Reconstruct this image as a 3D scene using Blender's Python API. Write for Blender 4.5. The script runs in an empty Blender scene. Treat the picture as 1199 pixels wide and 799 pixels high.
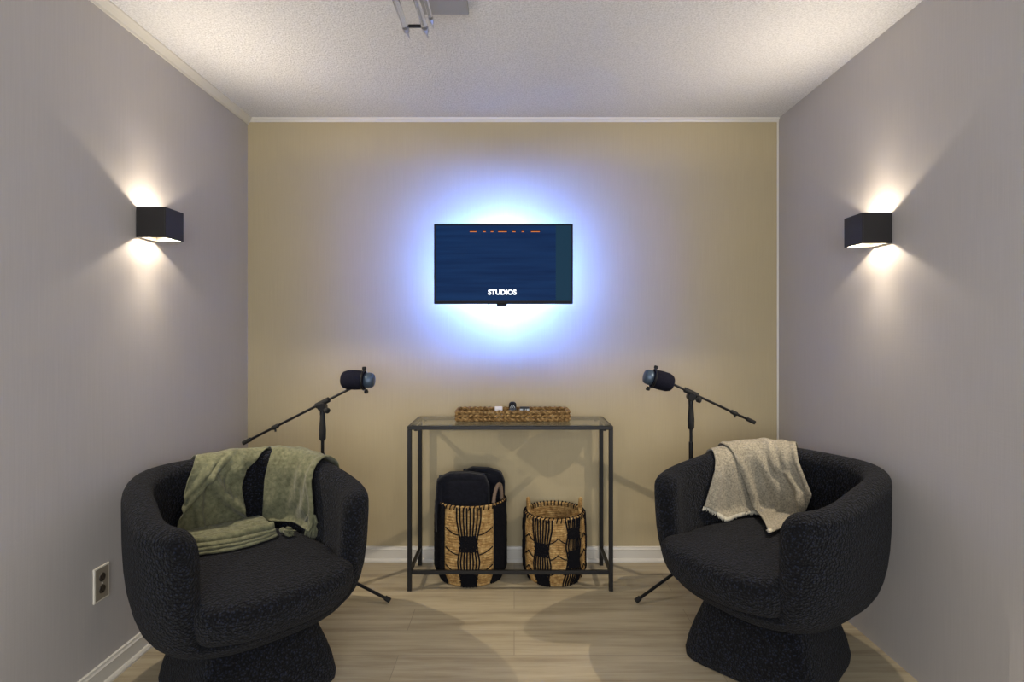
import bpy, bmesh, math, random
from mathutils import Vector, Matrix, noise
random.seed(7)
PI = math.pi
sc = bpy.context.scene
C = sc.collection
XL, XR, ZC = -1.472, 1.458, 2.444
YB = -4.3                      # how far the room runs towards the viewer
CAMY, CAMZ, FPX = -3.066, 1.255, 650.0

# ------------------------------------------------------------------ materials
def S(c):                      # sRGB 0-255 -> linear
    out = []
    for v in c:
        v /= 255.0
        out.append(v/12.92 if v <= .04045 else ((v+.055)/1.055)**2.4)
    return (out[0], out[1], out[2], 1)

class M:
    def __init__(s, name, col, rough=.6, metal=0, spec=.5):
        s.m = bpy.data.materials.new(name); s.m.use_nodes = True
        s.nt = s.m.node_tree; s.b = s.nt.nodes['Principled BSDF']
        s.b.inputs['Base Color'].default_value = col
        s.b.inputs['Roughness'].default_value = rough
        s.b.inputs['Metallic'].default_value = metal
        s.b.inputs['Specular IOR Level'].default_value = spec
        s.col = col
    def n(s, t, **kw):
        nd = s.nt.nodes.new(t)
        for k, v in kw.items(): setattr(nd, k, v)
        return nd
    def l(s, a, b): s.nt.links.new(a, b)
    def coord(s, scale=(1,1,1), rot=(0,0,0)):
        tc = s.n('ShaderNodeTexCoord'); mp = s.n('ShaderNodeMapping')
        mp.inputs['Scale'].default_value = scale; mp.inputs['Rotation'].default_value = rot
        s.l(tc.outputs['Object'], mp.inputs['Vector']); return mp.outputs['Vector']
    def noise(s, vec, scale, detail=4, rough=.5):
        nz = s.n('ShaderNodeTexNoise'); nz.inputs['Scale'].default_value = scale
        nz.inputs['Detail'].default_value = detail; nz.inputs['Roughness'].default_value = rough
        s.l(vec, nz.inputs['Vector']); return nz.outputs['Fac']
    def ramp(s, fac, stops):
        r = s.n('ShaderNodeValToRGB'); els = r.color_ramp.elements
        els[0].position, els[0].color = stops[0]; els[1].position, els[1].color = stops[-1]
        for p, c in stops[1:-1]:
            e = els.new(p); e.color = c
        s.l(fac, r.inputs['Fac']); return r.outputs['Color']
    def base(s, sock): s.l(sock, s.b.inputs['Base Color'])
    def bump(s, h, strength=.3, dist=.01):
        b = s.n('ShaderNodeBump'); b.inputs['Strength'].default_value = strength
        b.inputs['Distance'].default_value = dist
        s.l(h, b.inputs['Height']); s.l(b.outputs['Normal'], s.b.inputs['Normal']); return b
    def mix(s, a, b, fac, mode='MIX'):
        m = s.n('ShaderNodeMix', data_type='RGBA', blend_type=mode)
        for sock, v in ((m.inputs[0], fac), (m.inputs[6], a), (m.inputs[7], b)):
            if hasattr(v, 'links'): s.l(v, sock)
            else: sock.default_value = v
        return m.outputs[2]

def mul(c, f): return (c[0]*f, c[1]*f, c[2]*f, 1)

def wall_mat(name, col):
    w = M(name, col, .75, 0, .3)
    v = w.coord((260, 260, 5)); f = w.noise(v, 1, 3)
    v2 = w.coord((6, 6, 240)); f2 = w.noise(v2, 1, 2)
    v3 = w.coord(); f3 = w.noise(v3, 2.2, 3)
    c = w.ramp(f, [(.25, mul(col, .96)), (.75, mul(col, 1.03))])
    c = w.mix(c, w.ramp(f3, [(.3, (.93,.93,.93,1)), (.7, (1,1,1,1))]), .7, 'MULTIPLY')
    w.base(c)
    ad = w.n('ShaderNodeMath', operation='ADD'); w.l(f, ad.inputs[0]); w.l(f2, ad.inputs[1])
    w.bump(ad.outputs[0], .12, .002)
    return w.m
m_wall_back = wall_mat('paint_tan_textured', S((178, 164, 131)))
m_wall_side = wall_mat('paint_greige_textured', S((187, 182, 178)))

w = M('popcorn_ceiling', S((206, 206, 206)), .95, 0, .1)
v = w.coord(); f = w.noise(v, 140, 5, .65); f2 = w.noise(v, 60, 3)
mm = w.n('ShaderNodeMath', operation='MULTIPLY_ADD'); w.l(f2, mm.inputs[0]); mm.inputs[1].default_value = .5; w.l(f, mm.inputs[2])
w.base(w.ramp(f, [(.35, S((208,208,210))), (.6, S((234,234,236)))]))
w.bump(mm.outputs[0], .8, .011); m_ceil = w.m

m_trim = M('white_trim_paint', S((212, 208, 198)), .35).m

# floor: wood look planks running left to right
w = M('oak_plank_floor', S((150, 136, 118)), .42, 0, .45)
vb = w.coord()
br = w.n('ShaderNodeTexBrick'); br.offset = .37
br.inputs['Scale'].default_value = 1; br.inputs['Brick Width'].default_value = 1.22; br.inputs['Row Height'].default_value = .18
br.inputs['Mortar Size'].default_value = .0012; br.inputs['Mortar Smooth'].default_value = .3
br.inputs['Color1'].default_value = (.25,.25,.25,1); br.inputs['Color2'].default_value = (.85,.85,.85,1); br.inputs['Mortar'].default_value = (.5,.5,.5,1)
w.l(vb, br.inputs['Vector'])
g1 = w.noise(w.coord((1.6, 22, 1)), 1.0, 6, .62)
g2 = w.noise(w.coord((5, 120, 1)), 1.0, 4, .6)
g3 = w.noise(w.coord((.9, 5, 1)), 1.3, 4, .6)
ca = w.ramp(g1, [(.28, S((146, 132, 106))), (.5, S((180, 167, 138))), (.75, S((197, 185, 156)))])
cb = w.ramp(g2, [(.3, (.88,.87,.86,1)), (.62, (1,1,1,1))])
c = w.mix(ca, cb, .75, 'MULTIPLY')
c = w.mix(c, w.ramp(g3, [(.3, (.80,.79,.79,1)), (.65, (1.0,1.0,1.0,1))]), .8, 'MULTIPLY')
c = w.mix(c, w.ramp(br.outputs['Color'], [(.2, (.86,.86,.87,1)), (.9, (1,1,1,1))]), 1.0, 'MULTIPLY')
c = w.mix(c, mul(S((150, 138, 118)), .7), br.outputs['Fac'])
w.base(c)
mm = w.n('ShaderNodeMath', operation='SUBTRACT'); w.l(g2, mm.inputs[0]); w.l(br.outputs['Fac'], mm.inputs[1])
w.bump(mm.outputs[0], .25, .002); m_floor = w.m

# boucle
w = M('black_boucle_fabric', S((20, 22, 28)), .95, 0, .15)
v = w.coord(); vo = w.n('ShaderNodeTexVoronoi'); vo.inputs['Scale'].default_value = 125; w.l(v, vo.inputs['Vector'])
f = w.noise(v, 120, 5, .72)
mm = w.n('ShaderNodeMath', operation='SUBTRACT'); w.l(f, mm.inputs[0]); w.l(vo.outputs['Distance'], mm.inputs[1])
w.base(w.ramp(mm.outputs[0], [(.0, S((2, 3, 7))), (.10, S((8, 10, 17))), (.45, S((36, 42, 60)))]))
w.bump(mm.outputs[0], .9, .008)
w.b.inputs['Sheen Weight'].default_value = .05; w.b.inputs['Sheen Roughness'].default_value = .6
m_boucle = w.m

def cloth_mat(name, c1, c2, scale=1):
    w = M(name, c1, .95, 0, .1)
    v = w.coord(); f = w.noise(v, 60*scale, 5, .65); f2 = w.noise(v, 12, 4)
    fine = w.noise(v, 420, 2)
    c = w.ramp(f, [(.3, c1), (.7, c2)])
    c = w.mix(c, w.ramp(f2, [(.3, (.80,.80,.80,1)), (.7, (1,1,1,1))]), .8, 'MULTIPLY')
    w.base(c)
    mm = w.n('ShaderNodeMath', operation='ADD'); w.l(fine, mm.inputs[0]); w.l(f, mm.inputs[1])
    w.bump(mm.outputs[0], .5, .003)
    w.b.inputs['Sheen Weight'].default_value = .15
    return w.m
m_green = cloth_mat('olive_green_knit', S((86, 87, 65)), S((126, 126, 98)))
m_beige = cloth_mat('beige_grey_wool', S((112, 106, 92)), S((178, 170, 150)), 2.2)
m_blackcloth = cloth_mat('black_plush_fleece', S((12, 13, 20)), S((26, 28, 38)))

m_blackmetal = M('black_powder_coated_metal', S((26, 25, 25)), .42, .3).m
m_standmetal = M('satin_black_stand_metal', S((22, 22, 24)), .38, .4).m
m_rubber = M('black_rubber', S((18, 18, 18)), .8).m
m_bluecap = M('blue_grey_metal_grille', S((70, 86, 104)), .4, .4).m
w = M('black_foam', S((24, 25, 36)), .95, 0, .1); v = w.coord(); w.bump(w.noise(v, 260, 3), .8, .004); m_foam = w.m
m_sconce = M('matte_black_aluminium', S((40, 38, 38)), .45, .2).m
m_white_inner = M('white_inner_reflector', S((190, 184, 172)), .5).m
m_chrome = M('polished_chrome', S((205, 205, 206)), .12, 1).m
m_darkmetal = M('dark_steel', S((40, 40, 42)), .4, .8).m
w = M('clear_glass', (1,1,1,1), .02); w.b.inputs['Transmission Weight'].default_value = 1; w.b.inputs['IOR'].default_value = 1.45; m_glass = w.m
w = M('frosted_tube_glass', (.85,.86,.87,1), .06); w.b.inputs['Transmission Weight'].default_value = .85; w.b.inputs['IOR'].default_value = 1.45; m_tube = w.m
# thin table glass: mostly clear pane
w = M('table_glass', (.9,.95,.92,1), .03)
nt = w.nt; tr = w.n('ShaderNodeBsdfTransparent'); tr.inputs['Color'].default_value = (.95,.97,.96,1)
gl = w.n('ShaderNodeBsdfGlossy'); gl.inputs['Roughness'].default_value = .03
lw = w.n('ShaderNodeLayerWeight'); pw = w.n('ShaderNodeMath', operation='POWER'); w.l(lw.outputs['Facing'], pw.inputs[0]); pw.inputs[1].default_value = 5
fr = w.n('ShaderNodeMath', operation='MULTIPLY_ADD'); w.l(pw.outputs[0], fr.inputs[0]); fr.inputs[1].default_value = .9; fr.inputs[2].default_value = .04
mx = w.n('ShaderNodeMixShader'); w.l(fr.outputs[0], mx.inputs[0]); w.l(tr.outputs[0], mx.inputs[1]); w.l(gl.outputs[0], mx.inputs[2])
w.l(mx.outputs[0], nt.nodes['Material Output'].inputs['Surface']); m_tglass = w.m

w = M('woven_seagrass', S((168, 136, 88)), .8, 0, .2)
v = w.coord(); f = w.noise(v, 45, 5, .7); f2 = w.noise(w.coord((40, 40, 260)), 1, 3)
c = w.ramp(f, [(.3, S((116, 84, 46))), (.5, S((172, 138, 86))), (.72, S((214, 184, 128)))])
c = w.mix(c, w.ramp(f2, [(.3, (.6,.57,.52,1)), (.6, (1,1,1,1))]), .8, 'MULTIPLY')
w.base(c); w.bump(f2, .8, .004); m_sea = w.m
w = M('twisted_grass_rope', S((150, 118, 74)), .8, 0, .2)
v = w.coord(); f = w.noise(v, 60, 5, .7)
w.base(w.ramp(f, [(.32, S((62, 44, 24))), (.5, S((122, 94, 56))), (.7, S((186, 158, 108)))])); w.bump(f, .8, .004); m_rope = w.m
m_yarn = M('black_yarn', S((18, 18, 22)), .95, 0, .1).m
m_cord = M('pale_cord', S((170, 150, 120)), .9, 0, .1).m
m_handle = M('wrapped_handle_cord', S((120, 104, 90)), .9, 0, .1).m
m_plastic = M('cream_plastic', S((140, 131, 115)), .4).m
m_plasticedge = M('ivory_plastic', S((226, 220, 204)), .35).m
m_socket = M('dark_socket', S((58, 50, 42)), .5).m
m_tvbody = M('black_tv_plastic', S((8, 10, 16)), .5, 0, .2).m
m_whitebox = M('white_card', S((222, 220, 226)), .6).m
m_navy = M('navy_plastic', S((24, 38, 58)), .35).m
m_blackink = M('black_print', S((24, 26, 28)), .6).m
m_greycap = M('pale_grey_plastic', S((180, 190, 196)), .5).m

def emis(name, col, st):
    w = M(name, (0,0,0,1), .5, 0, .05)
    w.b.inputs['Emission Color'].default_value = col; w.b.inputs['Emission Strength'].default_value = st
    return w
# screen: dark navy picture with a darker rim of the picture
w = M('tv_picture', (0.002,.003,.006,1), .5, 0, .05)
v = w.coord(); sp = w.n('ShaderNodeSeparateXYZ'); w.l(v, sp.inputs[0])
f = w.noise(w.coord((2, 1, 40)), 1.2, 3)
w.l(w.ramp(f, [(.3, S((12, 40, 82))), (.7, S((20, 54, 100)))]), w.b.inputs['Emission Color'])
w.b.inputs['Emission Strength'].default_value = .7; m_screen = w.m
m_screen2 = emis("tv_picture_teal", S((30, 62, 84)), .7).m
m_text = emis('white_lit_letters', (.9, .95, 1, 1), 1.5).m
m_orange = emis('orange_lit_marks', S((226, 130, 50)), .9).m
m_red = emis('dim_red_marks', S((80, 34, 36)), .35).m
m_led = emis('blue_white_led_strip', (.09, .21, 1.0, 1), 2500).m
m_ledlow = emis('white_led_strip', (.42, .55, 1.0, 1), 70).m
m_bulb = emis('warm_led_disc', (1, .84, .62, 1), 12).m

# ------------------------------------------------------------------ helpers
def ob(name, bm, mat, parent=None, smooth=False, loc=None, rot=None, auto=None):
    bmesh.ops.recalc_face_normals(bm, faces=bm.faces[:])
    me = bpy.data.meshes.new(name); bm.to_mesh(me); bm.free()
    if smooth:
        for p in me.polygons: p.use_smooth = True
        if auto is not None: me.set_sharp_from_angle(angle=math.radians(auto))
    o = bpy.data.objects.new(name, me); C.objects.link(o)
    for mt in (mat if isinstance(mat, (list, tuple)) else [mat]): me.materials.append(mt)
    if parent: o.parent = parent
    if loc: o.location = loc
    if rot: o.rotation_euler = rot
    return o
def thing(name, label, cat, loc=(0,0,0), rz=0, group=None):
    o = bpy.data.objects.new(name, None); C.objects.link(o); o.empty_display_size = .05
    o.location = loc; o.rotation_euler = (0, 0, rz); o['label'] = label; o['category'] = cat
    if group: o['group'] = group
    return o
def tag(o, label, cat, group=None):
    o['label'] = label; o['category'] = cat
    if group: o['group'] = group
    return o
def struct(o): o['kind'] = 'structure'; return o
def box(bm, lo, hi, bevel=0, seg=2, mi=0):
    r = bmesh.ops.create_cube(bm, size=1)
    vs = r['verts']
    for v in vs:
        v.co = Vector([lo[i] + (v.co[i]+.5)*(hi[i]-lo[i]) for i in range(3)])
    fs = set(f for v in vs for f in v.link_faces)
    for f in fs: f.material_index = mi
    if bevel:
        es = list(set(e for v in vs for e in v.link_edges))
        bmesh.ops.bevel(bm, geom=es, offset=bevel, segments=seg, profile=.5, affect='EDGES')
    return bm
def frame_from(d):
    d = d.normalized(); up = Vector((0,0,1)) if abs(d.z) < .9 else Vector((1,0,0))
    a = d.cross(up).normalized(); b = a.cross(d).normalized(); return a, b
def tube(bm, pts, rad, sides=12, caps=True, closed=False):
    pts = [Vector(p) for p in pts]; n = len(pts)
    if not isinstance(rad, (list, tuple)): rad = [rad]*n
    rings = []; a = None
    for i, p in enumerate(pts):
        if closed: d = pts[(i+1) % n]-pts[i-1]
        else: d = pts[min(i+1, n-1)]-pts[max(i-1, 0)]
        d = d.normalized()
        if a is None: a, b = frame_from(d)
        else:
            a = (a - d*a.dot(d)).normalized(); b = a.cross(d).normalized()
        rings.append([bm.verts.new(p+(a*math.cos(2*PI*k/sides)+b*math.sin(2*PI*k/sides))*rad[i]) for k in range(sides)])
    for i in range(n if closed else n-1):
        r0, r1 = rings[i], rings[(i+1) % n]
        for k in range(sides):
            bm.faces.new((r0[k], r0[(k+1) % sides], r1[(k+1) % sides], r1[k]))
    if caps and not closed:
        bm.faces.new(rings[0][::-1]); bm.faces.new(rings[-1])
    return bm
def lathe(bm, prof, axis_o, axis_d, sides=32, capa=True, capb=True):
    """prof: (t along axis, radius)"""
    o = Vector(axis_o); d = Vector(axis_d).normalized(); a, b = frame_from(d)
    rings = [[bm.verts.new(o+d*t+(a*math.cos(2*PI*k/sides)+b*math.sin(2*PI*k/sides))*max(r, 1e-5)) for k in range(sides)] for t, r in prof]
    for i in range(len(rings)-1):
        for k in range(sides):
            bm.faces.new((rings[i][k], rings[i][(k+1) % sides], rings[i+1][(k+1) % sides], rings[i+1][k]))
    if capa: bm.faces.new(rings[0][::-1])
    if capb: bm.faces.new(rings[-1])
    return bm
def grid(bm, P, closed_u=False, closed_v=False):
    """P[i][j] of Vector"""
    V = [[bm.verts.new(p) for p in row] for row in P]
    nu, nv = len(V), len(V[0])
    for i in range(nu if closed_u else nu-1):
        for j in range(nv if closed_v else nv-1):
            bm.faces.new((V[i][j], V[(i+1) % nu][j], V[(i+1) % nu][(j+1) % nv], V[i][(j+1) % nv]))
    return V
def sstep(a, b, x):
    t = max(0, min(1, (x-a)/(b-a))); return t*t*(3-2*t)
def interp(tab, x):
    if x <= tab[0][0]: return tab[0][1]
    for (x0, y0), (x1, y1) in zip(tab, tab[1:]):
        if x <= x1: return y0+(y1-y0)*(x-x0)/(x1-x0)
    return tab[-1][1]

# ------------------------------------------------------------------ room
struct(ob('floor', box(bmesh.new(), (XL-.1, YB, -.05), (XR+.1, .1, 0)), m_floor))
struct(ob('ceiling', box(bmesh.new(), (XL-.1, YB, ZC), (XR+.1, .1, ZC+.05)), m_ceil))
struct(ob('wall_back', box(bmesh.new(), (XL-.1, 0, 0), (XR+.1, .1, ZC)), m_wall_back))
struct(ob('wall_left', box(bmesh.new(), (XL-.1, YB, 0), (XL, 0, ZC)), m_wall_side))
struct(ob('wall_right', box(bmesh.new(), (XR, YB, 0), (XR+.1, 0, ZC)), m_wall_side))
WX, WZ0, WZ1 = 1.15, .55, 2.15        # added window opening, unseen behind the viewer, to let fill light in
bm = bmesh.new()
for lo, hi in (((XL-.1, 0), (-WX, ZC)), ((WX, 0), (XR+.1, ZC)), ((-WX, 0), (WX, WZ0)), ((-WX, WZ1), (WX, ZC))):
    box(bm, (lo[0], YB-.1, lo[1]), (hi[0], YB, hi[1]))
struct(ob('wall_front', bm, m_wall_side))
bm = bmesh.new()
for x0, x1, z0, z1 in ((-WX, -WX+.06, WZ0, WZ1), (WX-.06, WX, WZ0, WZ1), (-WX+.06, WX-.06, WZ0, WZ0+.06), (-WX+.06, WX-.06, WZ1-.06, WZ1), (-.025, .025, WZ0+.06, WZ1-.06)):
    box(bm, (x0, YB-.07, z0), (x1, YB-.01, z1))
struct(ob('added_window_1', bm, m_trim))  # frame of the added window, out of view
def extrude_prof(prof, along, a, b, wall):
    """prof (offset from wall, z); runs along axis between a and b"""
    bm = bmesh.new(); rings = []
    for t in (a, b):
        ring = []
        for d, z in prof:
            if along == 'x': ring.append(bm.verts.new((t, wall-d, z)))
            else: ring.append(bm.verts.new((wall+d, t, z)))
        rings.append(ring)
    n = len(prof)
    for k in range(n): bm.faces.new((rings[0][k], rings[0][(k+1) % n], rings[1][(k+1) % n], rings[1][k]))
    bm.faces.new(rings[0]); bm.faces.new(rings[1][::-1]); return bm
BP = [(0,0), (.024,0), (.024,.008), (.019,.016), (.013,.019), (.012,.062), (.014,.066), (.010,.072), (.008,.080), (0,.082)]
struct(ob('baseboard_back', extrude_prof(BP, 'x', XL, XR, 0), m_trim))
struct(ob('baseboard_left', extrude_prof(BP, 'y', YB, 0, XL), m_trim))
CP = [(0,ZC-.034), (.006,ZC-.034), (.009,ZC-.026), (.018,ZC-.016), (.024,ZC-.010), (.030,ZC-.006), (.032,ZC), (0,ZC)]
CB = [(0,ZC-.020), (.006,ZC-.020), (.010,ZC-.012), (.018,ZC-.006), (.020,ZC), (0,ZC)]
struct(ob('trim_1', extrude_prof(CP, 'y', YB, 0, XL), m_trim))
struct(ob('trim_2', extrude_prof(CB, 'x', XL, XR, 0), m_trim))
# caulked corner bead between tan wall and right wall
struct(ob('trim_3', tube(bmesh.new(), [(XR-.003, -.003, .082), (XR-.003, -.003, ZC-.02)], .005, 8), m_trim))

# ------------------------------------------------------------------ armchairs
CX0, A_, B_, N_ = -.02, .405, .375, 2.8
def outl(phi):
    c, s = math.cos(phi), math.sin(phi)
    r = (abs(c/A_)**N_ + abs(s/B_)**N_)**(-1/N_)
    return r
def plan(phi, r):
    x, y = r*math.cos(phi), r*math.sin(phi)
    y *= 1.055 - .135*sstep(0, 1, (.35-x)/.8)
    return CX0+x, y
KZ = [(.232,.55), (.240,.66), (.255,.755), (.28,.835), (.32,.90), (.37,.945), (.43,.975), (.50,.99), (.60,1.0), (.80,1.0)]
def kz(z): return interp(KZ, z)
def zrim(phi):
    a = abs(math.atan2(math.sin(phi), math.cos(phi)))     # 0 front .. pi back
    return .672 + .080*sstep(.55, 2.4, a)
PHT = math.radians(47)
TH = .098
ZS = .445
def shell_section(phi, shrink=1, drop=0):
    R = outl(phi); zr = zrim(phi)-drop; out = []
    mid = -TH/2
    def pt(n, z):
        nn = mid+(n-mid)*shrink
        x, y = plan(phi, R*kz(z)+nn); return Vector((x, y, z))
    z1 = zrim(phi); zz = [.236, .244, .256, .27, .29, .32, .36, .41, .47, .53, .57, z1-.075]
    out_top = (zr-.045)
    for z in zz: out.append(pt(0, .236+(z-.236)*(zr-.236)/(zrim(phi)-.236)))
    for k in range(0, 11):
        a = PI*k/10
        out.append(pt(mid+math.cos(a)*TH/2 - .0, zr-.045+math.sin(a)*.045))
    for z in (z1-.075, .57, .52, .46, .40, .34, .29, .25): out.append(pt(-TH, .236+(z-.236)*(zr-.236)/(z1-.236)))
    return out
def make_chair(label, loc, rz_seat, rz_base, group):
    t = thing('swivel_armchair', label, 'armchair', loc, 0, group)
    # curved back and arms
    bm = bmesh.new(); P = []
    n = 110; er = .075
    for i in range(n+1):
        phi = PHT + (2*PI-2*PHT)*i/n
        P.append(shell_section(phi))
    # rounded arm tips
    for side in (0, 1):
        phe = PHT if side == 0 else 2*PI-PHT
        sg = -1 if side == 0 else 1
        ext = []
        for k in range(1, 11):
            a = PI/2*k/10.2
            ph = phe + sg*math.sin(a)*er/.46
            ext.append(shell_section(ph, max(math.cos(a), .05)**.6, (1-math.cos(a))*.08))
        P = (ext[::-1]+P) if side == 0 else (P+ext)
    V = grid(bm, P, closed_v=True)
    bm.faces.new(V[0]); bm.faces.new(V[-1][::-1])
    sh = ob('backrest', bm, m_boucle, t, True, rot=(0,0,rz_seat))
    # seat cushion
    bm = bmesh.new(); P = []
    prof = [(.300,.0), (.308,.80), (.312,.90), (.320,.955), (.335,.978), (.36,.985), (.40,.985), (.425,.965), (.440,.93), (.448,.87), (.452,.72), (.455,.4), (.456,.0)]
    for z, f in prof:
        row = []
        for k in range(96):
            phi = 2*PI*k/96; a = abs(math.atan2(math.sin(phi), math.cos(phi)))
            R = outl(phi); kk = (R*kz(max(z, .3))-.004) + (-TH+.004)*sstep(math.radians(34), math.radians(50), a)
            kk += .036*(1-sstep(math.radians(10), math.radians(46), a))
            r = kk*f
            x, y = plan(phi, max(r, .001))
            row.append(Vector((x, y, z + (.006*noise.noise(Vector((x*6, y*6, 1))) if z > .44 else 0))))
        P.append(row)
    V = grid(bm, P, closed_v=True)
    seat = ob('seat_cushion', bm, m_boucle, t, True, rot=(0,0,rz_seat))
    # bowl shaped seat frame under the cushion
    bm = bmesh.new(); P = []
    for z, f in [(.236, .0), (.2365, .9), (.240, .97), (.256, .985), (.27, .985), (.295, .985), (.306, .975), (.312, .945), (.313, 0)]:
        row = []
        for k in range(96):
            phi = 2*PI*k/96
            x, y = plan(phi, max(outl(phi)*kz(z)*f, .001)); row.append(Vector((x, y, z)))
        P.append(row)
    grid(bm, P, closed_v=True)
    ob('seat_frame', bm, m_boucle, t, True, rot=(0,0,rz_seat))
    # flared square pedestal
    bm = bmesh.new(); P = []
    for z, h in [(0, .01), (0, .236), (.006, .246), (.03, .248), (.08, .238), (.13, .222), (.18, .203), (.215, .190), (.238, .180), (.238, .01)]:
        row = []
        for k in range(96):
            a = 2*PI*k/96; c, s = math.cos(a), math.sin(a)
            r = h*(abs(c)**6.5+abs(s)**6.5)**(-1/6.5); row.append(Vector((r*c, r*s, z)))
        P.append(row)
    grid(bm, P, closed_v=True)
    ob('pedestal_base', bm, m_boucle, t, True, rot=(0,0,rz_base))
    return t
RC, RA = Vector((.985, -.905, 0)), math.radians(180+30)
LC, LA = Vector((-.965, -1.05, 0)), math.radians(-45)
make_chair('black boucle swivel armchair at the right wall with a beige throw over its back', RC, RA, math.radians(45), 'black boucle swivel armchairs')
make_chair('black boucle swivel armchair at the left wall with a green throw over its back', LC, LA, math.radians(45), 'black boucle swivel armchairs')

# ------------------------------------------------------------------ throws, following the chair shape
def path_pt(phi, s, off):
    """s: length from the rim crest; negative = outside of the back, positive = inside, then over the seat"""
    zr = zrim(phi); R = outl(phi); r0 = .045; mid = -TH/2
    arc = PI/2*(r0+.002)
    zb = zr-.045
    if s < -arc:
        z = zb-(-s-arc); n = 0+off; rr = R*kz(z)+n
        x, y = plan(phi, rr); return Vector((x, y, z))
    if s <= arc:
        a = PI/2 - s/arc*PI/2          # pi at s=+? -> angle from outside
        a = PI - a if False else a
        # a: pi/2 at crest; s negative -> outside (cos>0)
        ang = PI/2 + s/arc*PI/2
        rr = R + mid + math.cos(ang)*(TH/2+off); z = zb+math.sin(ang)*(.045+off)
        x, y = plan(phi, rr); return Vector((x, y, z))
    zseat = ZS+.012+off
    wall = zb - zseat - .03
    s2 = s-arc
    nin = -TH-.004-off
    if s2 < wall:
        x, y = plan(phi, R+nin-.05*(s2/wall)**2*0); return Vector((x, y, zb-s2))
    s3 = s2-wall; q = .03
    if s3 < q*PI/2:
        a = s3/q; x, y = plan(phi, R+nin-q*(1-math.cos(a))); return Vector((x, y, zseat+q-q*math.sin(a)))
    x, y = plan(phi, max(R+nin-q-(s3-q*PI/2), .01)); return Vector((x, y, zseat))
def drape(name, mat, cl, parent, edgeL, edgeR, s0, s1, folds, nphi=70, ns=90, thick=.006, amp=.012, off=.006, seed=0, hem=None, rz=0, lift=None):
    """edgeL/edgeR: tables s->phi(deg)."""
    bm = bmesh.new(); P = []
    for i in range(ns+1):
        row = []
        for j in range(nphi+1):
            u = j/nphi
            e0 = s0 if not callable(s0) else s0(u); e1 = s1 if not callable(s1) else s1(u)
            s = e0+(e1-e0)*i/ns
            ph = interp(edgeL, s)*(1-u)+interp(edgeR, s)*u
            h = 0
            for (uc, slope, wd, am, sa, sb) in folds:
                d = (u-(uc+slope*(s)))/wd
                h += am*math.exp(-d*d)*sstep(sa, sa+.07, s)*(1-sstep(sb-.07, sb, s))
            h += amp*(.5+.5*noise.noise(Vector((u*5+seed, s*5, seed))))+amp*.35*noise.noise(Vector((u*14+seed, s*9, 3)))
            if lift: h += lift(u, s)
            h *= .35+.65*sstep(.03, .12, abs(s))
            row.append(path_pt(math.radians(ph), s, off+max(h, 0)))
        P.append(row)
    grid(bm, P)
    o = ob(name, bm, mat, parent, True)
    md = o.modifiers.new('solid', 'SOLIDIFY'); md.thickness = thick; md.offset = 1
    sub = o.modifiers.new('sub', 'SUBSURF'); sub.levels = 1; sub.render_levels = 1
    return o, P
m_cap = M('brushed_nickel', S((200, 200, 204)), .3, 1).m
m_canopy = M('grey_enamel', S((150, 150, 150)), .5).m

# ------------------------------------------------------------------ console table
TX0, TX1, TY0, TY1, TZ = -.520, .482, -.366, -.045, .805
t = thing('console_table', 'narrow black metal console table with a clear glass top against the back wall', 'table', ((TX0+TX1)/2, (TY0+TY1)/2, 0))
cx, cy = t.location.x, t.location.y
hw, hd, q = (TX1-TX0)/2, (TY1-TY0)/2, .010
for sx in (-1, 1):
    for sy in (-1, 1):
        x, y = sx*(hw-q), sy*(hd-q)
        ob('leg', box(bmesh.new(), (x-q, y-q, 0), (x+q, y+q, TZ-.018), .0015, 1), m_blackmetal, t)
bm = bmesh.new()
for sy in (-1, 1): box(bm, (-hw, sy*(hd-q)-q, TZ-.018), (hw, sy*(hd-q)+q, TZ), .0015, 1)
for sx in (-1, 1): box(bm, (sx*(hw-q)-q, -hd+2*q, TZ-.018), (sx*(hw-q)+q, hd-2*q, TZ), .0015, 1)
ob('top_frame', bm, m_blackmetal, t)
ob('glass_top', box(bmesh.new(), (-hw+.012, -hd+.012, TZ), (hw-.012, hd-.012, TZ+.005)), m_tglass, t)
ob('stretcher', box(bmesh.new(), (-hw+2*q, -hd+.002, .082), (hw-2*q, -hd+.018, .100), .0015, 1), m_blackmetal, t)
for sx in (-1, 1):
    ob('stretcher', box(bmesh.new(), (sx*(hw-q)-.008, -hd+2*q, .082), (sx*(hw-q)+.008, hd-2*q, .100), .0015, 1), m_blackmetal, t)
    for sy in (-1, 1):
        ob('glass_clip', lathe(bmesh.new(), [(0, .009), (.004, .009), (.004, .005), (.006, .004)], (sx*(hw-.04), sy*(hd-q), TZ-.024), (0,0,1), 12), m_blackmetal, t)

# ------------------------------------------------------------------ rope tray and what is in it
TRX, TRY, TRZ = -.0075, -.200, TZ+.005
t = thing('woven_tray', 'rectangular tray of twisted grass rope on the glass table top', 'tray', (TRX, TRY, TRZ))
hw2, hd2 = .292, .080
def rect_loop(hx, hy, r, n):
    pts = []; segs = [(hx-r, -hy+r, -PI/2), (hx-r, hy-r, 0), (-hx+r, hy-r, PI/2), (-hx+r, -hy+r, PI)]
    for (x, y, a0) in segs:
        for k in range(6): a = a0+PI/2*k/5; pts.append(Vector((x+r*math.cos(a), y+r*math.sin(a), 0)))
    pts.append(pts[0]); L = [0]
    for a, b in zip(pts, pts[1:]): L.append(L[-1]+(b-a).length)
    out = []
    for i in range(n):
        d = L[-1]*i/n; k = max(j for j in range(len(L)) if L[j] <= d); k = min(k, len(pts)-2)
        f = (d-L[k])/max(L[k+1]-L[k], 1e-6); p = pts[k].lerp(pts[k+1], f); tg = (pts[k+1]-pts[k]).normalized()
        out.append((p, Vector((tg.y, -tg.x, 0))))
    return out
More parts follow.
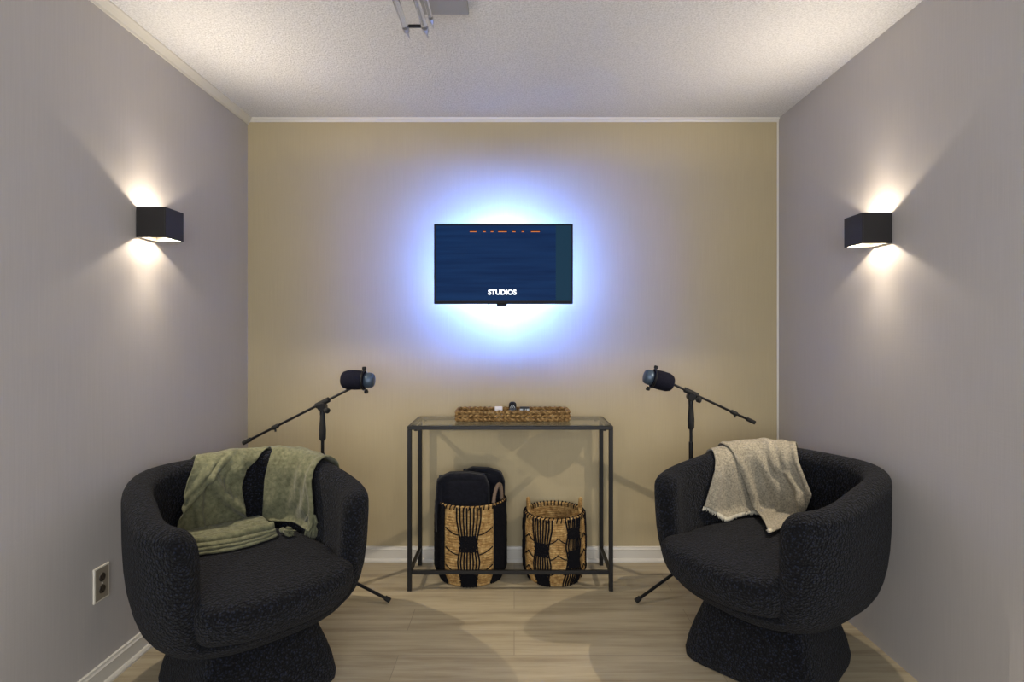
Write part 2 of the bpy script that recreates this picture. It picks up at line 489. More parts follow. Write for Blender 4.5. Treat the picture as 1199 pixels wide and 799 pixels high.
bm = bmesh.new()
rows = 3; rh = .0182
lp = rect_loop(hw2-.010, hd2-.010, .018, 420)
for r_ in range(rows):
    for st in (0, 1):
        pts = []
        for i, (p, nrm) in enumerate(lp):
            a = 2*PI*26*i/420*(1 if r_ % 2 else -1)+PI*st
            pts.append(p+nrm*math.cos(a)*.0050+Vector((0,0,.012+r_*rh+math.sin(a)*.0050)))
        tube(bm, pts, .0068, 7, closed=True)
ob('rope_wall', bm, m_rope, t, True)
ob('tray_floor', box(bmesh.new(), (-hw2+.012, -hd2+.012, .001), (hw2-.012, hd2-.012, .008), .002, 1), m_rope, t)
zt = TRZ+.008
t = thing('small_box', 'tiny white box at the left of the three small things in the tray', 'box', (-.080, -.20, zt), .06)
ob('carton', box(bmesh.new(), (-.019, -.013, 0), (.019, .013, .058), .002, 2), m_whitebox, t)
ob('lid', box(bmesh.new(), (-.0195, -.0135, .046), (.0195, .0135, .0605), .002, 2), m_whitebox, t)
t = thing('round_canister', 'navy round topped canister standing tallest in the middle of the tray', 'canister', (-.008, -.20, zt))
ob('jar', lathe(bmesh.new(), [(0,.017), (.003,.019), (.052,.019), (.055,.017)], (0,0,0), (0,0,1), 24), m_navy, t, True, auto=40)
bm = bmesh.new(); lathe(bm, [(.0555,.0185), (.060,.0195), (.072,.0195), (.080,.017), (.085,.010), (.086,.002)], (0,0,0), (0,0,1), 24); ob('lid', bm, m_tvbody, t, True, auto=40)
bm = bmesh.new()
for k in range(5): lathe(bm, [(0,.0025), (.0012,.0025), (.0015, .001)], ((-.010+.005*k), -.0192+.0008*abs(k-2), .060+.006*(k % 2)), (0,-1,0), 8)
ob('studs', bm, m_greycap, t)
t = thing('small_box', 'pale grey small box with a black top at the right in the tray', 'box', (.054, -.20, zt), -.05)
ob('case_body', box(bmesh.new(), (-.024, -.014, 0), (.024, .014, .0525), .003, 2), m_greycap, t, True, auto=40)
ob('case_lid', box(bmesh.new(), (-.0245, -.0145, .0515), (.0245, .0145, .0590), .002, 2), m_blackink, t, True, auto=40)
bm = bmesh.new()
for x, w_ in ((-.010, .004), (-.001, .005), (.009, .003)): box(bm, (x, -.0150, .012), (x+w_, -.0137, .0515), .0003, 1)
ob('dark_stripes', bm, m_blackink, t)

# ------------------------------------------------------------------ baskets
def basket(label, x, y, rx, ry, h, cols, handles, hh, phase=0):
    t = thing('woven_basket', label, 'basket', (x, y, 0), 0, 'woven storage baskets under the table')
    def rad(z):                          # 0..1 scale
        f = z/h
        return .84+.16*sstep(0, .20, f)-.02*sstep(.75, 1, f)
    def P(a, z, off=0):
        k = rad(z); ex = (rx*k+off); ey = (ry*k+off); return Vector((ex*math.sin(a), -ey*math.cos(a), z))
    bm = bmesh.new(); rings = []; n = 30; pitch = (h-.006)/n; sides = 84
    for i in range(n):
        for k in range(5):
            z = .003+pitch*(i+k/5); rings.append((z, math.sin(PI*k/5)*.0032))
    rings.append((h, 0))
    rings = [(z, b) for z, b in rings]
    Pm = [[P(2*PI*j/sides, z, b + .0012*noise.noise(Vector((j*.9, z*300, 0)))) for j in range(sides)] for z, b in rings]
    inner = [[P(2*PI*j/sides, max(z, .012), b-.011) for j in range(sides)] for z, b in rings[::-1]]
    grid(bm, Pm+inner+[[Vector((0,0,.012))]*1*sides], closed_v=True)
    Vb = [bm.verts.new(P(2*PI*j/sides, .003, 0)) for j in range(sides)]; bm.faces.new(Vb)
    ob('coiled_body', bm, m_sea, t, True)
    bm = bmesh.new()
    zpairs = [(0, 1.0, .30), (1, .62, .05)]
    for a0, ph in cols:
        wid = math.radians(19)
        # patches of tight knots: centres in z
        pc = [(.56-.0*ph, .10), (.10, .12)] if ph == 0 else ([(.80, .08), (.42, .13)] if ph == 1 else [(.50, .52)])
        ns = 8
        for s in range(ns):
            u = (s/(ns-1)*2-1)
            pts = []
            for i in range(25):
                f = 1-i/24*.985; z = f*h
                nar = 1.0
                for c, w_ in pc: nar = min(nar, .62+.38*min(1, (abs(f-c)/(.30 if ph != 2 else .9))))
                pts.append(P(a0+u*wid*nar, z, .0045+.001*(s % 2)))
            tube(bm, pts, .0042, 6)
        for c, w_ in pc:
            rows_ = max(3, int(w_*2*h/.0062))
            for r_ in range(rows_):
                f = c-w_+2*w_*(r_+.5)/rows_
                if f < .02 or f > .99: continue
                ww = wid*(.66+.10*math.cos(r_*2.1)) if ph != 2 else wid*1.0
                pts = [P(a0-ww+2*ww*k/12, f*h+.002*math.sin(k*2.2+r_), .0075) for k in range(13)]
                tube(bm, pts, .0036, 6)
        # swags that join the columns
        if ph != 2:
            for f0 in (.74, .50, .28):
                for sg in (-1, 1):
                    dd = .05 if f0 > .6 else (-.02 if f0 > .4 else .05)
                    pts = [P(a0+sg*(wid*.75+((math.radians(39) if hh > .08 else math.radians(30))-wid*.75)*k/8), (f0-.075*math.sin(PI/2*(1-k/8))+dd*0)*h, .005) for k in range(9)]
                    tube(bm, pts, .0026, 6)
    ob('black_yarn_pattern', bm, m_yarn, t, True)
    # stitched rim
    bm = bmesh.new(); tube(bm, [P(2*PI*j/64, h-.002, -.004) for j in range(64)], .0075, 8, closed=True)
    ob('rim', bm, m_sea, t, True)
    bm = bmesh.new()
    nst = 46
    for j in range(nst):
        a = 2*PI*j/nst
        tube(bm, [P(a, h-.014, .007), P(a+.02, h+.001, .0055), P(a+.05, h+.009, -.004), P(a+.06, h+.001, -.0135), P(a+.06, h-.014, -.0145)], .003, 5)
    ob('rim_stitching', bm, m_yarn, t, True)
    for a, half in handles:
        bm = bmesh.new()
        pts = []
        for k in range(17):
            u = PI*k/16; aa = a+half*math.cos(u)
            pts.append(P(min(aa, aa), h-.03, -.018)+Vector((0, 0, .03-.0+hh*math.sin(u)*1.0-(.03 if k in (0, 16) else .008))))
        tube(bm, pts, .0088, 8)
        for k in range(1, 16):       # cord wound round the handle
            p = pts[k]; d = (pts[k+1]-pts[k-1]).normalized(); aa_, bb_ = frame_from(d)
            for off in (-.35, 0, .35):
                c0 = p+d*off*.012
                tube(bm, [c0+(aa_*math.cos(2*PI*m/8)+bb_*math.sin(2*PI*m/8))*.0088 for m in range(8)], .0016, 4, closed=True)
        ob('handle', bm, m_handle if hh > .08 else m_sea, t, True)
    return t
R_ = math.radians
BLX, BLY, BRX, BRY = -.223, -.190, .208, -.192
basket('taller woven basket with black macrame pattern holding two dark blankets', BLX, BLY, .180, .158, .402,
       [(0, 0), (R_(60), 2), (R_(-60), 2), (R_(120), 0), (R_(180), 0), (R_(-120), 0)], [(R_(66), .30), (R_(-130), .30)], .095)
basket('shorter woven basket with two small loop handles, standing empty under the table', BRX, BRY, .156, .152, .338,
       [(R_(-27), 0), (R_(33), 1), (R_(93), 0), (R_(-87), 1), (R_(153), 0), (R_(-147), 1)], [(R_(86), .22), (R_(-86), .22)], .072)

# folded fleece blankets standing in the tall basket
def folded(label, x, y, z0, w_, d, h, rz, tilt, seed):
    t = thing('folded_blanket', label, 'blanket', (x, y, z0), rz, 'dark blankets in the tall basket')
    bm = bmesh.new(); nU, nV = 56, 30; P = []
    for i in range(nV+1):
        v = i/nV; z = h*v; row = []
        endf = 1-(1-math.sqrt(max(0, 1-max(0, (v-.94)/.06)**2)))*.6
        for j in range(nU):
            a = 2*PI*j/nU; c, s = math.cos(a), math.sin(a)
            r = (abs(c)**6+abs(s)**6)**(-1/6)
            x_ = w_/2*r*c*(1-.05*(1-endf)); y_ = d/2*r*s*(endf)
            groove = .009*math.exp(-((x_-.012*math.sin(seed))/.012)**2) if s > 2 else 0
            p = Vector((x_, y_, z+tilt*x_+ .006*noise.noise(Vector((x_*14, y_*20, seed)))*(v > .5)))
            p += Vector((noise.noise(Vector((x_*12, z*9, seed))), noise.noise(Vector((y_*12, z*9, seed+5))), 0))*.007
            row.append(p)
        P.append(row)
    V = grid(bm, P, closed_v=True)
    top = V[-1]; cen = bm.verts.new(Vector((0, 0, h+.004)))
    for j in range(nU): bm.faces.new((top[j], top[(j+1) % nU], cen))
    bm.faces.new(V[0])
    ob('fleece', bm, m_blackcloth, t, True)
    # the turned fold along the top and side
    for k in range(2):
        bm = bmesh.new()
        off = -d/2*(.52-.5*k)
        pts = [Vector((-w_/2*.93, off, h*.35)), Vector((-w_/2*.96, off, h*.7)), Vector((-w_/2*.90, off, h*.94-tilt*w_/2)), Vector((-w_/4, off, h+.001-tilt*w_/4)), Vector((w_/8, off, h+.004)), Vector((w_/2*.80, off, h-.002+tilt*w_/2)), Vector((w_/2*.94, off, h*.90+tilt*w_/2)), Vector((w_/2*.96, off, h*.4))]
        sm = []
        for i in range(len(pts)-1):
            for q_ in range(4): sm.append(pts[i].lerp(pts[i+1], q_/4))
        sm.append(pts[-1])
        tube(bm, sm, d*.21, 10); ob('fold', bm, m_blackcloth, t, True)
    return t
folded('dark plush blanket, the lower front one of two in the tall basket', BLX-.040, BLY-.032, .11, .245, .105, .415, .05, -.04, 1.3)
folded('dark plush blanket, the higher rear one of two in the tall basket', BLX+.058, BLY+.070, .11, .215, .075, .418, -.02, -.12, 4.7)

# ------------------------------------------------------------------ television
TVX, TVY, TVZ = -.0557, -.150, 1.620
t = thing('wall_television', 'flat television on the back wall with blue light glowing behind it', 'television', (TVX, 0, TVZ))
W2, H2 = .363, .2095
ob('bezel', box(bmesh.new(), (-W2, TVY-.020, -H2), (W2, TVY+.006, H2), .004, 2), m_tvbody, t)
bm = bmesh.new(); ry0, ry1 = TVY+.006, TVY+.058
for lo, hi in (((-W2+.004, -H2+.004), (-W2+.010, H2-.004)), ((W2-.010, -H2+.004), (W2-.004, H2-.004)), ((-W2+.010, H2-.010), (W2-.010, H2-.004)), ((-W2+.010, -H2+.004), (W2-.010, -H2+.010))):
    box(bm, (lo[0], ry0, lo[1]), (hi[0], ry1, hi[1]))
ob('rear_glow_shield', bm, m_tvbody, t)  # unseen lip added to keep the strip glow off the side walls
ob('rear_housing', box(bmesh.new(), (-.074, TVY+.006, -.062), (.074, TVY+.042, .062), .004, 2), m_tvbody, t)
ob('screen', box(bmesh.new(), (-W2+.010, TVY-.0208, -H2+.016), (W2-.010, TVY-.0198, H2-.010)), m_screen, t)
ob('screen_side_band', box(bmesh.new(), (W2-.090, TVY-.0212, -H2+.016), (W2-.010, TVY-.0208, H2-.010)), m_screen2, t)
bm = bmesh.new(); box(bm, (-.055, -.053, -.055), (.055, 0, .055), .004, 1); box(bm, (-.03, -.11, -.03), (.03, -.05, .03), .003, 1)
ob('wall_bracket', bm, m_darkmetal, t)
ob('sensor_pod', box(bmesh.new(), (-.036, TVY-.022, -H2-.012), (.018, TVY-.006, -H2+.001), .003, 2), m_tvbody, t)
ob('power_button', box(bmesh.new(), (-.082, TVY-.020, -H2-.004), (-.072, TVY-.012, -H2+.001), .001, 1), m_tvbody, t)
def text_obj(body, size, loc, mat, parent, name, ext=.0006, off=.0):
    cu = bpy.data.curves.new('tmp', 'FONT'); cu.body = body; cu.size = size; cu.extrude = ext; cu.offset = off
    cu.align_x = 'CENTER'; cu.align_y = 'CENTER'
    o = bpy.data.objects.new('tmp', cu); C.objects.link(o)
    bpy.context.view_layer.update()
    me = bpy.data.meshes.new_from_object(o.evaluated_get(bpy.context.evaluated_depsgraph_get()))
    bpy.data.objects.remove(o)
    me.materials.clear(); me.materials.append(mat)
    n = bpy.data.objects.new(name, me); C.objects.link(n); n.parent = parent
    n.location = loc; n.rotation_euler = (PI/2, 0, 0); return n
text_obj('STUDIOS', .0365, (-.0065, TVY-.0222, -H2+.060), m_text, t, 'studios_lettering', .0005, .0014)
def tvp(px): return ((px/6.0+490)-602)/218.5-TVX-.002
for a, b in ((372, 418), (460, 480), (515, 533), (566, 625), (662, 684), (726, 742), (790, 850)):
    bm = bmesh.new(); bm2 = bmesh.new(); box(bm, (tvp(a), TVY-.0218, .1655), (tvp(b), TVY-.0213, .1690), .0003, 1)
    box(bm2, (tvp(a-3), TVY-.0218, .1700), (tvp(b+3), TVY-.0213, .1745), .0003, 1)
    ob('orange_letter_foot', bm, m_orange, t); ob('dim_letter_edge', bm2, m_red, t)
for sx in (-1, 1): ob('light_strip', box(bmesh.new(), (sx*.079-.004, TVY+.014, -.055), (sx*.079+.004, TVY+.036, .055)), m_led, t)
for sz in (-1, 1): ob('light_strip', box(bmesh.new(), (-.07, TVY+.014 if sz < 0 else TVY+.022, sz*.067-.004), (.07, TVY+.036, sz*.067+.004)), m_led, t)
for x in (-.20, .20): ob('light_strip', box(bmesh.new(), (x-.13, TVY+.0065, -H2+.014), (x+.13, TVY+.0095, -H2+.026)), m_ledlow, t)

# ------------------------------------------------------------------ sconces
def sconce(label, wall_x, sg, y, z):
    t = thing('wall_sconce', label, 'wall lamp', (wall_x, y, z), 0, 'cube wall sconces')
    e = .059; th = .006
    x0, x1 = sorted((sg*.010, sg*.119))
    bm = bmesh.new()                       # square sleeve open above and below
    def wallbox(ax, ay, bx, by): box(bm, (min(ax, bx), min(ay, by), -e), (max(ax, bx), max(ay, by), e), .0008, 1)
    wallbox(sg*.119, -e, sg*.113, e); wallbox(sg*.004, -e, sg*.010, e)
    wallbox(sg*.010, -e, sg*.113, -e+th); wallbox(sg*.010, e-th, sg*.113, e)
    ob('housing', bm, m_sconce, t)
    bm = bmesh.new(); a, b = sorted((sg*.0105, sg*.1125)); box(bm, (a, -e+th+.0004, -.022), (b, e-th-.0004, .022))
    k = .0006
    for (ax, ay, bx, by) in ((sg*.1127, -e+th, sg*.1115, e-th), (sg*.0103, -e+th, sg*.0115, e-th), (sg*.011, -e+th+.0001, sg*.112, -e+th+.0013), (sg*.011, e-th-.0013, sg*.112, e-th-.0001)):
        for z0, z1 in ((.022, e-.003), (-e+.003, -.022)):
            box(bm, (min(ax, bx), min(ay, by), z0), (max(ax, bx), max(ay, by), z1))
    ob('reflector', bm, m_white_inner, t)
    ob('mounting_plate', box(bmesh.new(), (min(0, sg*.004), -.045, -.045), (max(0, sg*.004), .045, .045)), m_sconce, t)
    for s in (-1, 1):
        ob('led_disc', lathe(bmesh.new(), [(0, .014), (.0025, .013)], (sg*.055, 0, s*.0222), (0,0,s), 20), m_bulb, t)
        for nm, en, xo, tilt, cone, bl in (('sconce_beam', SC_P, .045, 44, 126, 1.0), ('sconce_wash', SC_W, .070, 6, 168, .5)):
            ld = bpy.data.lights.new(nm, 'SPOT'); ld.energy = en*(.5 if s > 0 and nm == 'sconce_beam' else 1); ld.color = (1, .86, .68); ld.shadow_soft_size = .006
            ld.spot_size = math.radians(cone); ld.spot_blend = bl
            lo = bpy.data.objects.new(nm, ld); C.objects.link(lo); lo.parent = t
            lo.location = (sg*xo, 0, s*.0275); lo.rotation_euler = Vector((-sg*math.sin(math.radians(tilt)), 0, -s*math.cos(math.radians(tilt)))).to_track_quat('Z', 'Y').to_euler()
    return t
SC_P, SC_W = 46, 3.2
sconce('black cube up and down lamp glowing on the left wall', XL, 1, -.852, 1.689)
sconce('black cube up and down lamp glowing on the right wall', XR, -1, -.872, 1.663)

# ------------------------------------------------------------------ wall outlet
t = thing('wall_outlet', 'electrical outlet plate low on the left wall beside the armchair', 'outlet', (XL, -1.091, .368))
ob('cover_plate', box(bmesh.new(), (0, -.037, -.061), (.006, .037, .061), .002, 2), m_plasticedge, t)
ob('plate_inset', box(bmesh.new(), (.0055, -.031, -.055), (.0066, .031, .055), .001, 1), m_plastic, t)
for s in (-1, 1):
    bm = bmesh.new(); lathe(bm, [(0, .0155), (.0025, .0145)], (.006, 0, s*.021), (1,0,0), 24); o = ob('socket', bm, m_socket, t)
    bm = bmesh.new(); box(bm, (.0086, -.008, s*.021-.003), (.0090, -.0055, s*.021+.006)); box(bm, (.0086, .0055, s*.021-.003), (.0090, .008, s*.021+.006)); lathe(bm, [(0, .0025), (.0004, .0025)], (.0086, 0, s*.021-.009), (1,0,0), 10)
    ob('slots', bm, m_rubber, o)
ob('screw', lathe(bmesh.new(), [(0, .003), (.0012, .0025)], (.0064, 0, 0), (1,0,0), 12), m_plasticedge, t)

# ------------------------------------------------------------------ microphone stands
def mic_stand(label, x, y, zc, legs, legr, boom_a, boom_b, grip_t):
    t = thing('microphone_stand', label, 'microphone stand', (x, y, 0), 0, 'black tripod microphone stands')
    hub = .17
    for k, a in enumerate(legs):
        d = Vector((math.cos(a), math.sin(a), 0))
        tip = d*legr+Vector((0,0,.012))
        bm = bmesh.new(); tube(bm, [d*.018+Vector((0,0,hub-.03)), d*legr*.95+Vector((0,0,.022))], .0075, 10)
        lg = ob('leg', bm, m_standmetal, t, True, auto=40)
        e0 = d*legr*.90+Vector((0,0,.030))
        bm = bmesh.new(); tube(bm, [d*legr*.93+Vector((0,0,.0255)), d*legr+Vector((0,0,.0145))], [.0115, .0125], 10)
        ob('rubber_foot', bm, m_rubber, lg, True, auto=40)
    ob('hub', lathe(bmesh.new(), [(0,.016), (.01,.023), (.05,.023), (.06,.016), (.09,.015)], (0,0,hub-.06), (0,0,1), 20), m_standmetal, t, True, auto=40)
    ob('lower_pole', lathe(bmesh.new(), [(0,.0105), (zc-.22-hub,.0105)], (0,0,hub), (0,0,1), 16), m_standmetal, t, True, auto=40)
    ob('upper_pole', lathe(bmesh.new(), [(0,.0075), (.22,.0075)], (0,0,zc-.24), (0,0,1), 14), m_standmetal, t, True, auto=40)
    ob('height_clutch', lathe(bmesh.new(), [(0,.010), (.008,.0155), (.05,.0165), (.10,.0125), (.125,.0115), (.13,.008)], (0,0,zc-.16), (0,0,1), 18), m_rubber, t, True, auto=40)
    ja, jb = Vector(boom_a), Vector(boom_b); bd = (jb-ja).normalized()
    jc = Vector((0,0,zc))
    # swivel joint
    bm = bmesh.new(); lathe(bm, [(-.019,.017), (-.016,.020), (.014,.020), (.018,.016)], jc, (0,1,0), 18)
    tube(bm, [jc+Vector((0,0,-.036)), jc+Vector((0,0,-.008))], .013, 12)
    ob('boom_joint', bm, m_standmetal, t, True, auto=40)
    bm = bmesh.new(); tube(bm, [jc-bd*.035+Vector((0,0,.020)), jc+bd*.035+Vector((0,0,.020))], .013, 12); ob('boom_clamp', bm, m_rubber, t, True, auto=40)
    bm = bmesh.new(); lathe(bm, [(0,.006), (.012,.006), (.014,.013), (.030,.014), (.034,.010)], jc+Vector((.012,-.012,-.008)), (.75,-.6,-.2), 12); ob('tightening_knob', bm, m_rubber, t, True, auto=40)
    o = Vector((0,0,.020))
    A = jc+o-bd*(jc-ja).length; B = jc+o+bd*(jb-jc).length
    ob('boom', tube(bmesh.new(), [A, B], .0062, 12), m_standmetal, t, True, auto=40)
    bm = bmesh.new(); tube(bm, [A-bd*.012, A+bd*.03], .0098, 12); ob('boom_end_cap', bm, m_rubber, t, True, auto=40)
    bm = bmesh.new(); p = A+bd*grip_t; tube(bm, [p-bd*.018, p-bd*.014, p+bd*.014, p+bd*.018], [.008, .0105, .0105, .008], 12)
    tube(bm, [p+Vector((0,0,-.008)), p+Vector((.004,-.004,-.022))], .005, 8); ob('boom_collar', bm, m_rubber, t, True, auto=40)
    return t, Vector((x, y, 0))+A, Vector((x, y, 0))+B
def mic(label, loc, ax, length, up):
    """loc: centre of the foam body; ax: direction from foam nose to rear cap"""
    t = thing('studio_microphone', label, 'microphone', loc, 0, 'black studio microphones')
    ax = Vector(ax).normalized(); up = Vector(up); up = (up-ax*up.dot(ax)).normalized()
    L = length; r = .047
    bm = bmesh.new()
    lathe(bm, [(-L*.50, .004), (-L*.495,.018), (-L*.47, .030), (-L*.42,.039), (-L*.30,.0455), (-L*.08, r), (L*.12, .0455), (L*.22, .043), (L*.235,.036)], (0,0,0), ax, 36)
    ob('foam_windscreen', bm, m_foam, t, True)
    bm = bmesh.new(); lathe(bm, [(L*.20,.030), (L*.25,.036), (L*.34,.0375), (L*.44,.034), (L*.485,.028), (L*.50,.018), (L*.503,.003)], (0,0,0), ax, 32)
    ob('rear_cap', bm, m_bluecap, t, True, auto=50)
    bm = bmesh.new()
    c0 = ax*(L*.19)
    side = ax.cross(up)
    tube(bm, [c0+up*(math.cos(2*PI*k/32))*.0455+side*math.sin(2*PI*k/32)*.0455 for k in range(32)], .0045, 8, closed=True)
    ob('yoke_ring', bm, m_standmetal, t, True)
    for s, rr in ((1, .010), (-1, .010)):
        bm = bmesh.new(); q0 = c0+up*s*.046+ax*(.0 if s > 0 else .012)
        lathe(bm, [(0,.007), (.005,.007), (.006, rr), (.017, rr), (.020,.007)], q0-up*s*.002, up*s, 14)
        ob('yoke_knob', bm, m_rubber, t, True, auto=40)
    return t
deg = math.radians
# left stand
t, a, b = mic_stand('black boom microphone stand behind the left armchair', -.915, -.415, .905, [deg(-12), deg(112), deg(236)], .345, (-.375, .0, .73-.0), (.165, 0, 1.025-.02), .16)
LB = b
mic('black studio microphone on the boom behind the left armchair', (-.747, -.415-.0, 1.034), (1, -.05, -.02), .160, (0,0,1))
t, a, b = mic_stand('black boom microphone stand behind the right armchair', .862, -.36, .948, [deg(204), deg(325), deg(84)], .325, (.30, 0, .805), (-.125, 0, 1.005), .10)
mic('black studio microphone on the boom behind the right armchair', (.705, -.36, 1.030), (-1, -.05, .27), .150, (.1,0,1))

# ------------------------------------------------------------------ ceiling light
t = thing('ceiling_light', 'glass and chrome tube ceiling light at the top edge of the room', 'ceiling light', (-.33, -1.33, ZC))
ob('canopy', box(bmesh.new(), (-.02, -.22, -.022), (.165, .295, 0), .004, 2), m_canopy, t)
ob('stem', tube(bmesh.new(), [(.03, -.05, -.022), (.0, -.05, -.13)], .012, 12), m_chrome, t, True, auto=40)
ob('cross_bar', box(bmesh.new(), (-.028, .140, -.150), (.014, .150, -.142), .001, 1), m_darkmetal, t)
ob('cross_bar', box(bmesh.new(), (-.040, -.055, -.150), (.026, -.040, -.130), .003, 1), m_darkmetal, t)
for x, y1, z, r in ((-.040, .150, -.146, .0115), (.026, .150, -.146, .0115), (.050, .125, -.128, .008)):
    bm = bmesh.new(); lathe(bm, [(0, r*.7), (.01, r), (.34, r), (.345, r*.95)], (x, y1-.345, z), (0,1,0), 20); tb = ob('glass_tube', bm, m_tube, t, True, auto=40)
    bm = bmesh.new(); lathe(bm, [(0, r*1.05), (.004, r*1.14), (.010, r*1.0), (.024, r*.95), (.032, r*.75), (.036, r*.40), (.044, r*.36), (.062, r*.25), (.072, r*.08)], (x, y1, z), (0,1,0), 20)
    ob('end_cap', bm, m_cap, tb, True, auto=40)

m_fringe = M('pale_wool_fringe', S((196, 190, 172)), .9, 0, .1).m
# ------------------------------------------------------------------ throws over the armchairs
def fringe_mesh(pts, down, ln, rad, seed, jitter=.35, sag=None):
    rnd = random.Random(seed); bm = bmesh.new()
    for p, out in pts:
        d = (down+Vector((rnd.uniform(-1,1), rnd.uniform(-1,1), 0))*jitter*.6+out).normalized()
        l = ln*rnd.uniform(.7, 1.15)
        q0 = p-d*.004; q1 = p+d*l*.55+Vector((rnd.uniform(-1,1), rnd.uniform(-1,1), 0))*.002; q2 = p+d*l
        tube(bm, [q0, q1, q2], [rad, rad*1.1, rad*.6], 5)
    return bm
def tassel(t, mat, p, d, ln, r, seed):
    rnd = random.Random(seed); d = Vector(d).normalized(); a, b = frame_from(d)
    bm = bmesh.new()
    lathe(bm, [(-.012, .002), (-.008, r*.45), (0, r*.62), (.010, r*.60), (.016, r*.42), (.019, r*.5)], p, d, 16)
    for k in range(26):
        an = 2*PI*k/26+rnd.uniform(-.1,.1); rr = r*rnd.uniform(.3, 1)
        v = a*math.cos(an)+b*math.sin(an)
        e = p+d*ln*rnd.uniform(.85, 1.05)+v*rr*1.05
        m_ = p+d*ln*.5+v*rr*.95
        tube(bm, [p+d*.012+v*r*.30, m_, e], [.0022, .0026, .0016], 5)
    return ob('tassel', bm, mat, t, True)
def patch(name, mat, t, P00, P10, P01, P11, z0, seed, bow=0, thick=.007, nu=60, nv=36, wave=.006, roll=.012):
    """sheet lying on the seat; v runs from the back to the front edge where it rolls over"""
    bm = bmesh.new(); P = []
    for i in range(nv+1):
        v = i/nv; row = []
        for j in range(nu+1):
            u = j/nu
            p = (P00.lerp(P10, u)).lerp(P01.lerp(P11, u), v)
            p = p + (P01-P00).normalized()*(bow*math.sin(PI*u)*v + .006*noise.noise(Vector((u*5, seed, 0)))*v)
            ridge = wave*(.5+.5*math.sin(v*9+u*3+seed))*(.4+.6*noise.noise(Vector((u*3, v*2, seed)))) + wave*.6*noise.noise(Vector((u*9, v*9, seed)))
            z = z0+max(ridge, 0)+roll*math.exp(-((v-.93)/.05)**2) - (roll*.6 if v > .985 else 0)
            row.append(Vector((p.x, p.y, z)))
        P.append(row)
    grid(bm, P)
    o = ob(name, bm, mat, t, True)
    md = o.modifiers.new('solid', 'SOLIDIFY'); md.thickness = thick; md.offset = 1
    return o
def on_chair(phi, s, off=.008): return path_pt(math.radians(phi), s, off)

# green throw on the left chair
t = thing('throw_blanket', 'olive green knitted throw with tassels hanging over the back of the left armchair', 'throw blanket', LC, LA)
o, _ = drape('draped_end', m_green, None, t,
    [(-.2, 190), (0, 192), (.09, 204), (.23, 212), (.34, 214)], [(-.2, 146), (0, 145), (.06, 152), (.09, 160), (.16, 163), (.22, 162), (.34, 156)],
    -.17, lambda u: .315-.01*u,
    [(.62, -2.9, .055, .022, -.02, .3), (.46, -2.7, .045, .014, 0, .3), (.0, 3.9, .11, .036, .04, .32), (.50, 4.4, .10, .022, -.05, .16), (.18, .5, .05, .016, .10, .33), (.62, 1.5, .06, .012, .15, .33), (.30, -1.0, .05, .012, .02, .2)],
    amp=.012, seed=3, off=.007)
o, _ = drape('draped_end', m_green, None, t,
    [(-.2, 150), (-.02, 146), (.03, 142), (.14, 146), (.31, 148)], [(-.2, 96), (0, 97), (.06, 93), (.18, 87), (.31, 87)],
    -.17, lambda u: .315-.035*sstep(.5, 1, u)+.008*math.sin(u*9),
    [(.12, -.15, .07, .012, -.1, .30), (.44, -1.0, .09, .014, -.12, .27), (.72, -1.25, .09, .014, -.12, .27), (1.0, -1.5, .09, .015, -.12, .28), (.26, -.5, .06, .012, .02, .3), (.95, 0, .07, .018, -.1, .3)],
    amp=.010, seed=11, off=.008)
zb_ = ZS+.016
c00, c10, c01, c11 = on_chair(213, .24), on_chair(150, .315), on_chair(236, .42), on_chair(118, .435)
def shv(a, dx, dy): return a+Vector((dx, dy, 0))
for k, (dz, dv, bow) in enumerate(((0, .018, .045), (.010, .010, .040), (.020, .0, .034), (.030, -.022, .02))):
    dirv = (c01-c00).normalized()
    patch('folded_end', m_green, t, c00, c10, c01+dirv*dv, c11+dirv*dv*.6, zb_+dz, 2.3+k*1.9, bow=bow, roll=.004 if k < 3 else .012, thick=.006, wave=.004 if k < 3 else .010)
pA = on_chair(116, .40); tassel(t, m_green, Vector((pA.x, pA.y, ZS+.030)), (on_chair(92, .36)-on_chair(122, .42)), .055, .018, 1)
pB = on_chair(96, .275); tassel(t, m_green, pB+Vector((-.012, 0, .004)), (-.15, -.1, -1), .050, .016, 2)
pC = on_chair(87, .235); tassel(t, m_green, pC+Vector((-.016, -.006, -.006)), (-.1, -.15, -1), .060, .018, 3)
bm = bmesh.new()
tube(bm, [on_chair(104, .27, .012), on_chair(98, .235, .022), on_chair(92, .215, .026), on_chair(88, .215, .020), on_chair(86, .24, .016)], .0075, 10)
ob('corner_cord', bm, m_green, t, True)

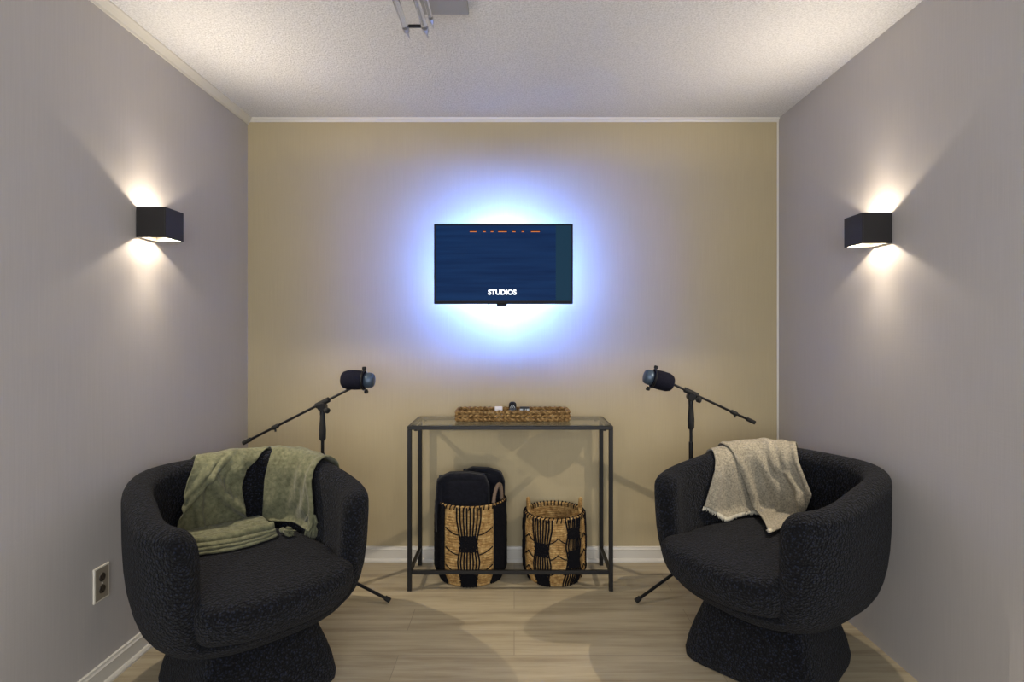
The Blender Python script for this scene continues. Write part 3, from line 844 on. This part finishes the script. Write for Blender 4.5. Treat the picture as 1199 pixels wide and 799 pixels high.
# beige throw on the right chair
t = thing('throw_blanket', 'beige grey wool throw with short fringe hanging over the back of the right armchair', 'throw blanket', RC, RA)
hemA = lambda u: .325-.11*(1-sstep(0, .45, u))-.01*u
_, PA = drape('draped_end', m_beige, None, t,
    [(-.2, 255), (0, 262), (.1, 274), (.21, 285), (.34, 290)], [(-.2, 232), (0, 240), (.15, 232), (.33, 224)],
    -.15, hemA,
    [(.22, -.2, .12, .016, .05, .34), (.55, .3, .10, .012, .0, .34), (.80, 0, .07, .010, .05, .34)], amp=.010, seed=21, off=.006)
_, PB = drape('draped_end', m_beige, None, t,
    [(-.2, 243), (0, 252), (.04, 249), (.15, 240), (.25, 233), (.33, 229), (.45, 227), (.58, 224)], [(-.2, 203), (0, 201), (.1, 191), (.2, 181), (.30, 190), (.33, 198), (.45, 192), (.58, 178)],
    -.15, .575,
    [(.05, .0, .05, .016, -.1, .34), (.34, .5, .09, .018, .0, .33), (.60, -.2, .06, .024, -.08, .16), (.50, 1.6, .06, .026, .10, .30), (.82, -.8, .05, .016, -.1, .12), (.30, 2.4, .05, .020, .17, .31), (.96, 0, .03, .008, -.1, .25)],
    amp=.010, seed=33, off=.016)
row = PA[-1]; pts = []
for j in range(0, len(row)-1):
    for f in (0, .5): pts.append((row[j].lerp(row[j+1], f), Vector((0,0,0))))
ob('fringe', fringe_mesh(pts, Vector((.3, 0, -.7)), .016, .0022, 5), m_fringe, t, True)
row = PB[-1]; pts = []
for j in range(0, len(row)-1): pts.append((row[j]+Vector((0,0,.004)), Vector((0,0,0))))
ob('fringe', fringe_mesh(pts, Vector((1, 0, -.1)), .018, .0022, 6), m_fringe, t, True)


# ------------------------------------------------------------------ light of the room
wd = bpy.data.worlds.new('world'); sc.world = wd; wd.use_nodes = True
wd.node_tree.nodes['Background'].inputs[0].default_value = (.8, .86, 1, 1)
wd.node_tree.nodes['Background'].inputs[1].default_value = .3
def area(name, loc, rot, sx, sy, en, col):
    ld = bpy.data.lights.new(name, 'AREA'); ld.shape = 'RECTANGLE'; ld.size = sx; ld.size_y = sy; ld.energy = en; ld.color = col
    o = bpy.data.objects.new(name, ld); C.objects.link(o); o.location = loc; o.rotation_euler = rot; return o
# added fill light outside the made-up window, for the room's general brightness
area('added_window_fill', (0, YB-.11, (WZ0+WZ1)/2), (PI/2, 0, 0), WX*2, WZ1-WZ0, 72, (.94, .96, 1.0))
sc.view_settings.view_transform = 'Standard'; sc.view_settings.look = 'None'
sc.view_settings.exposure = .18; sc.view_settings.gamma = 1; sc.view_settings.use_curve_mapping = False

cam = bpy.data.cameras.new('camera'); co = bpy.data.objects.new('camera', cam); C.objects.link(co)
co.location = (0, CAMY, CAMZ); co.rotation_euler = (PI/2, 0, 0)
cam.sensor_width = 36; cam.lens = FPX/1199*36; cam.clip_start = .05
cam.shift_x = -2.5/1199; cam.shift_y = -8.5/1199
sc.camera = co
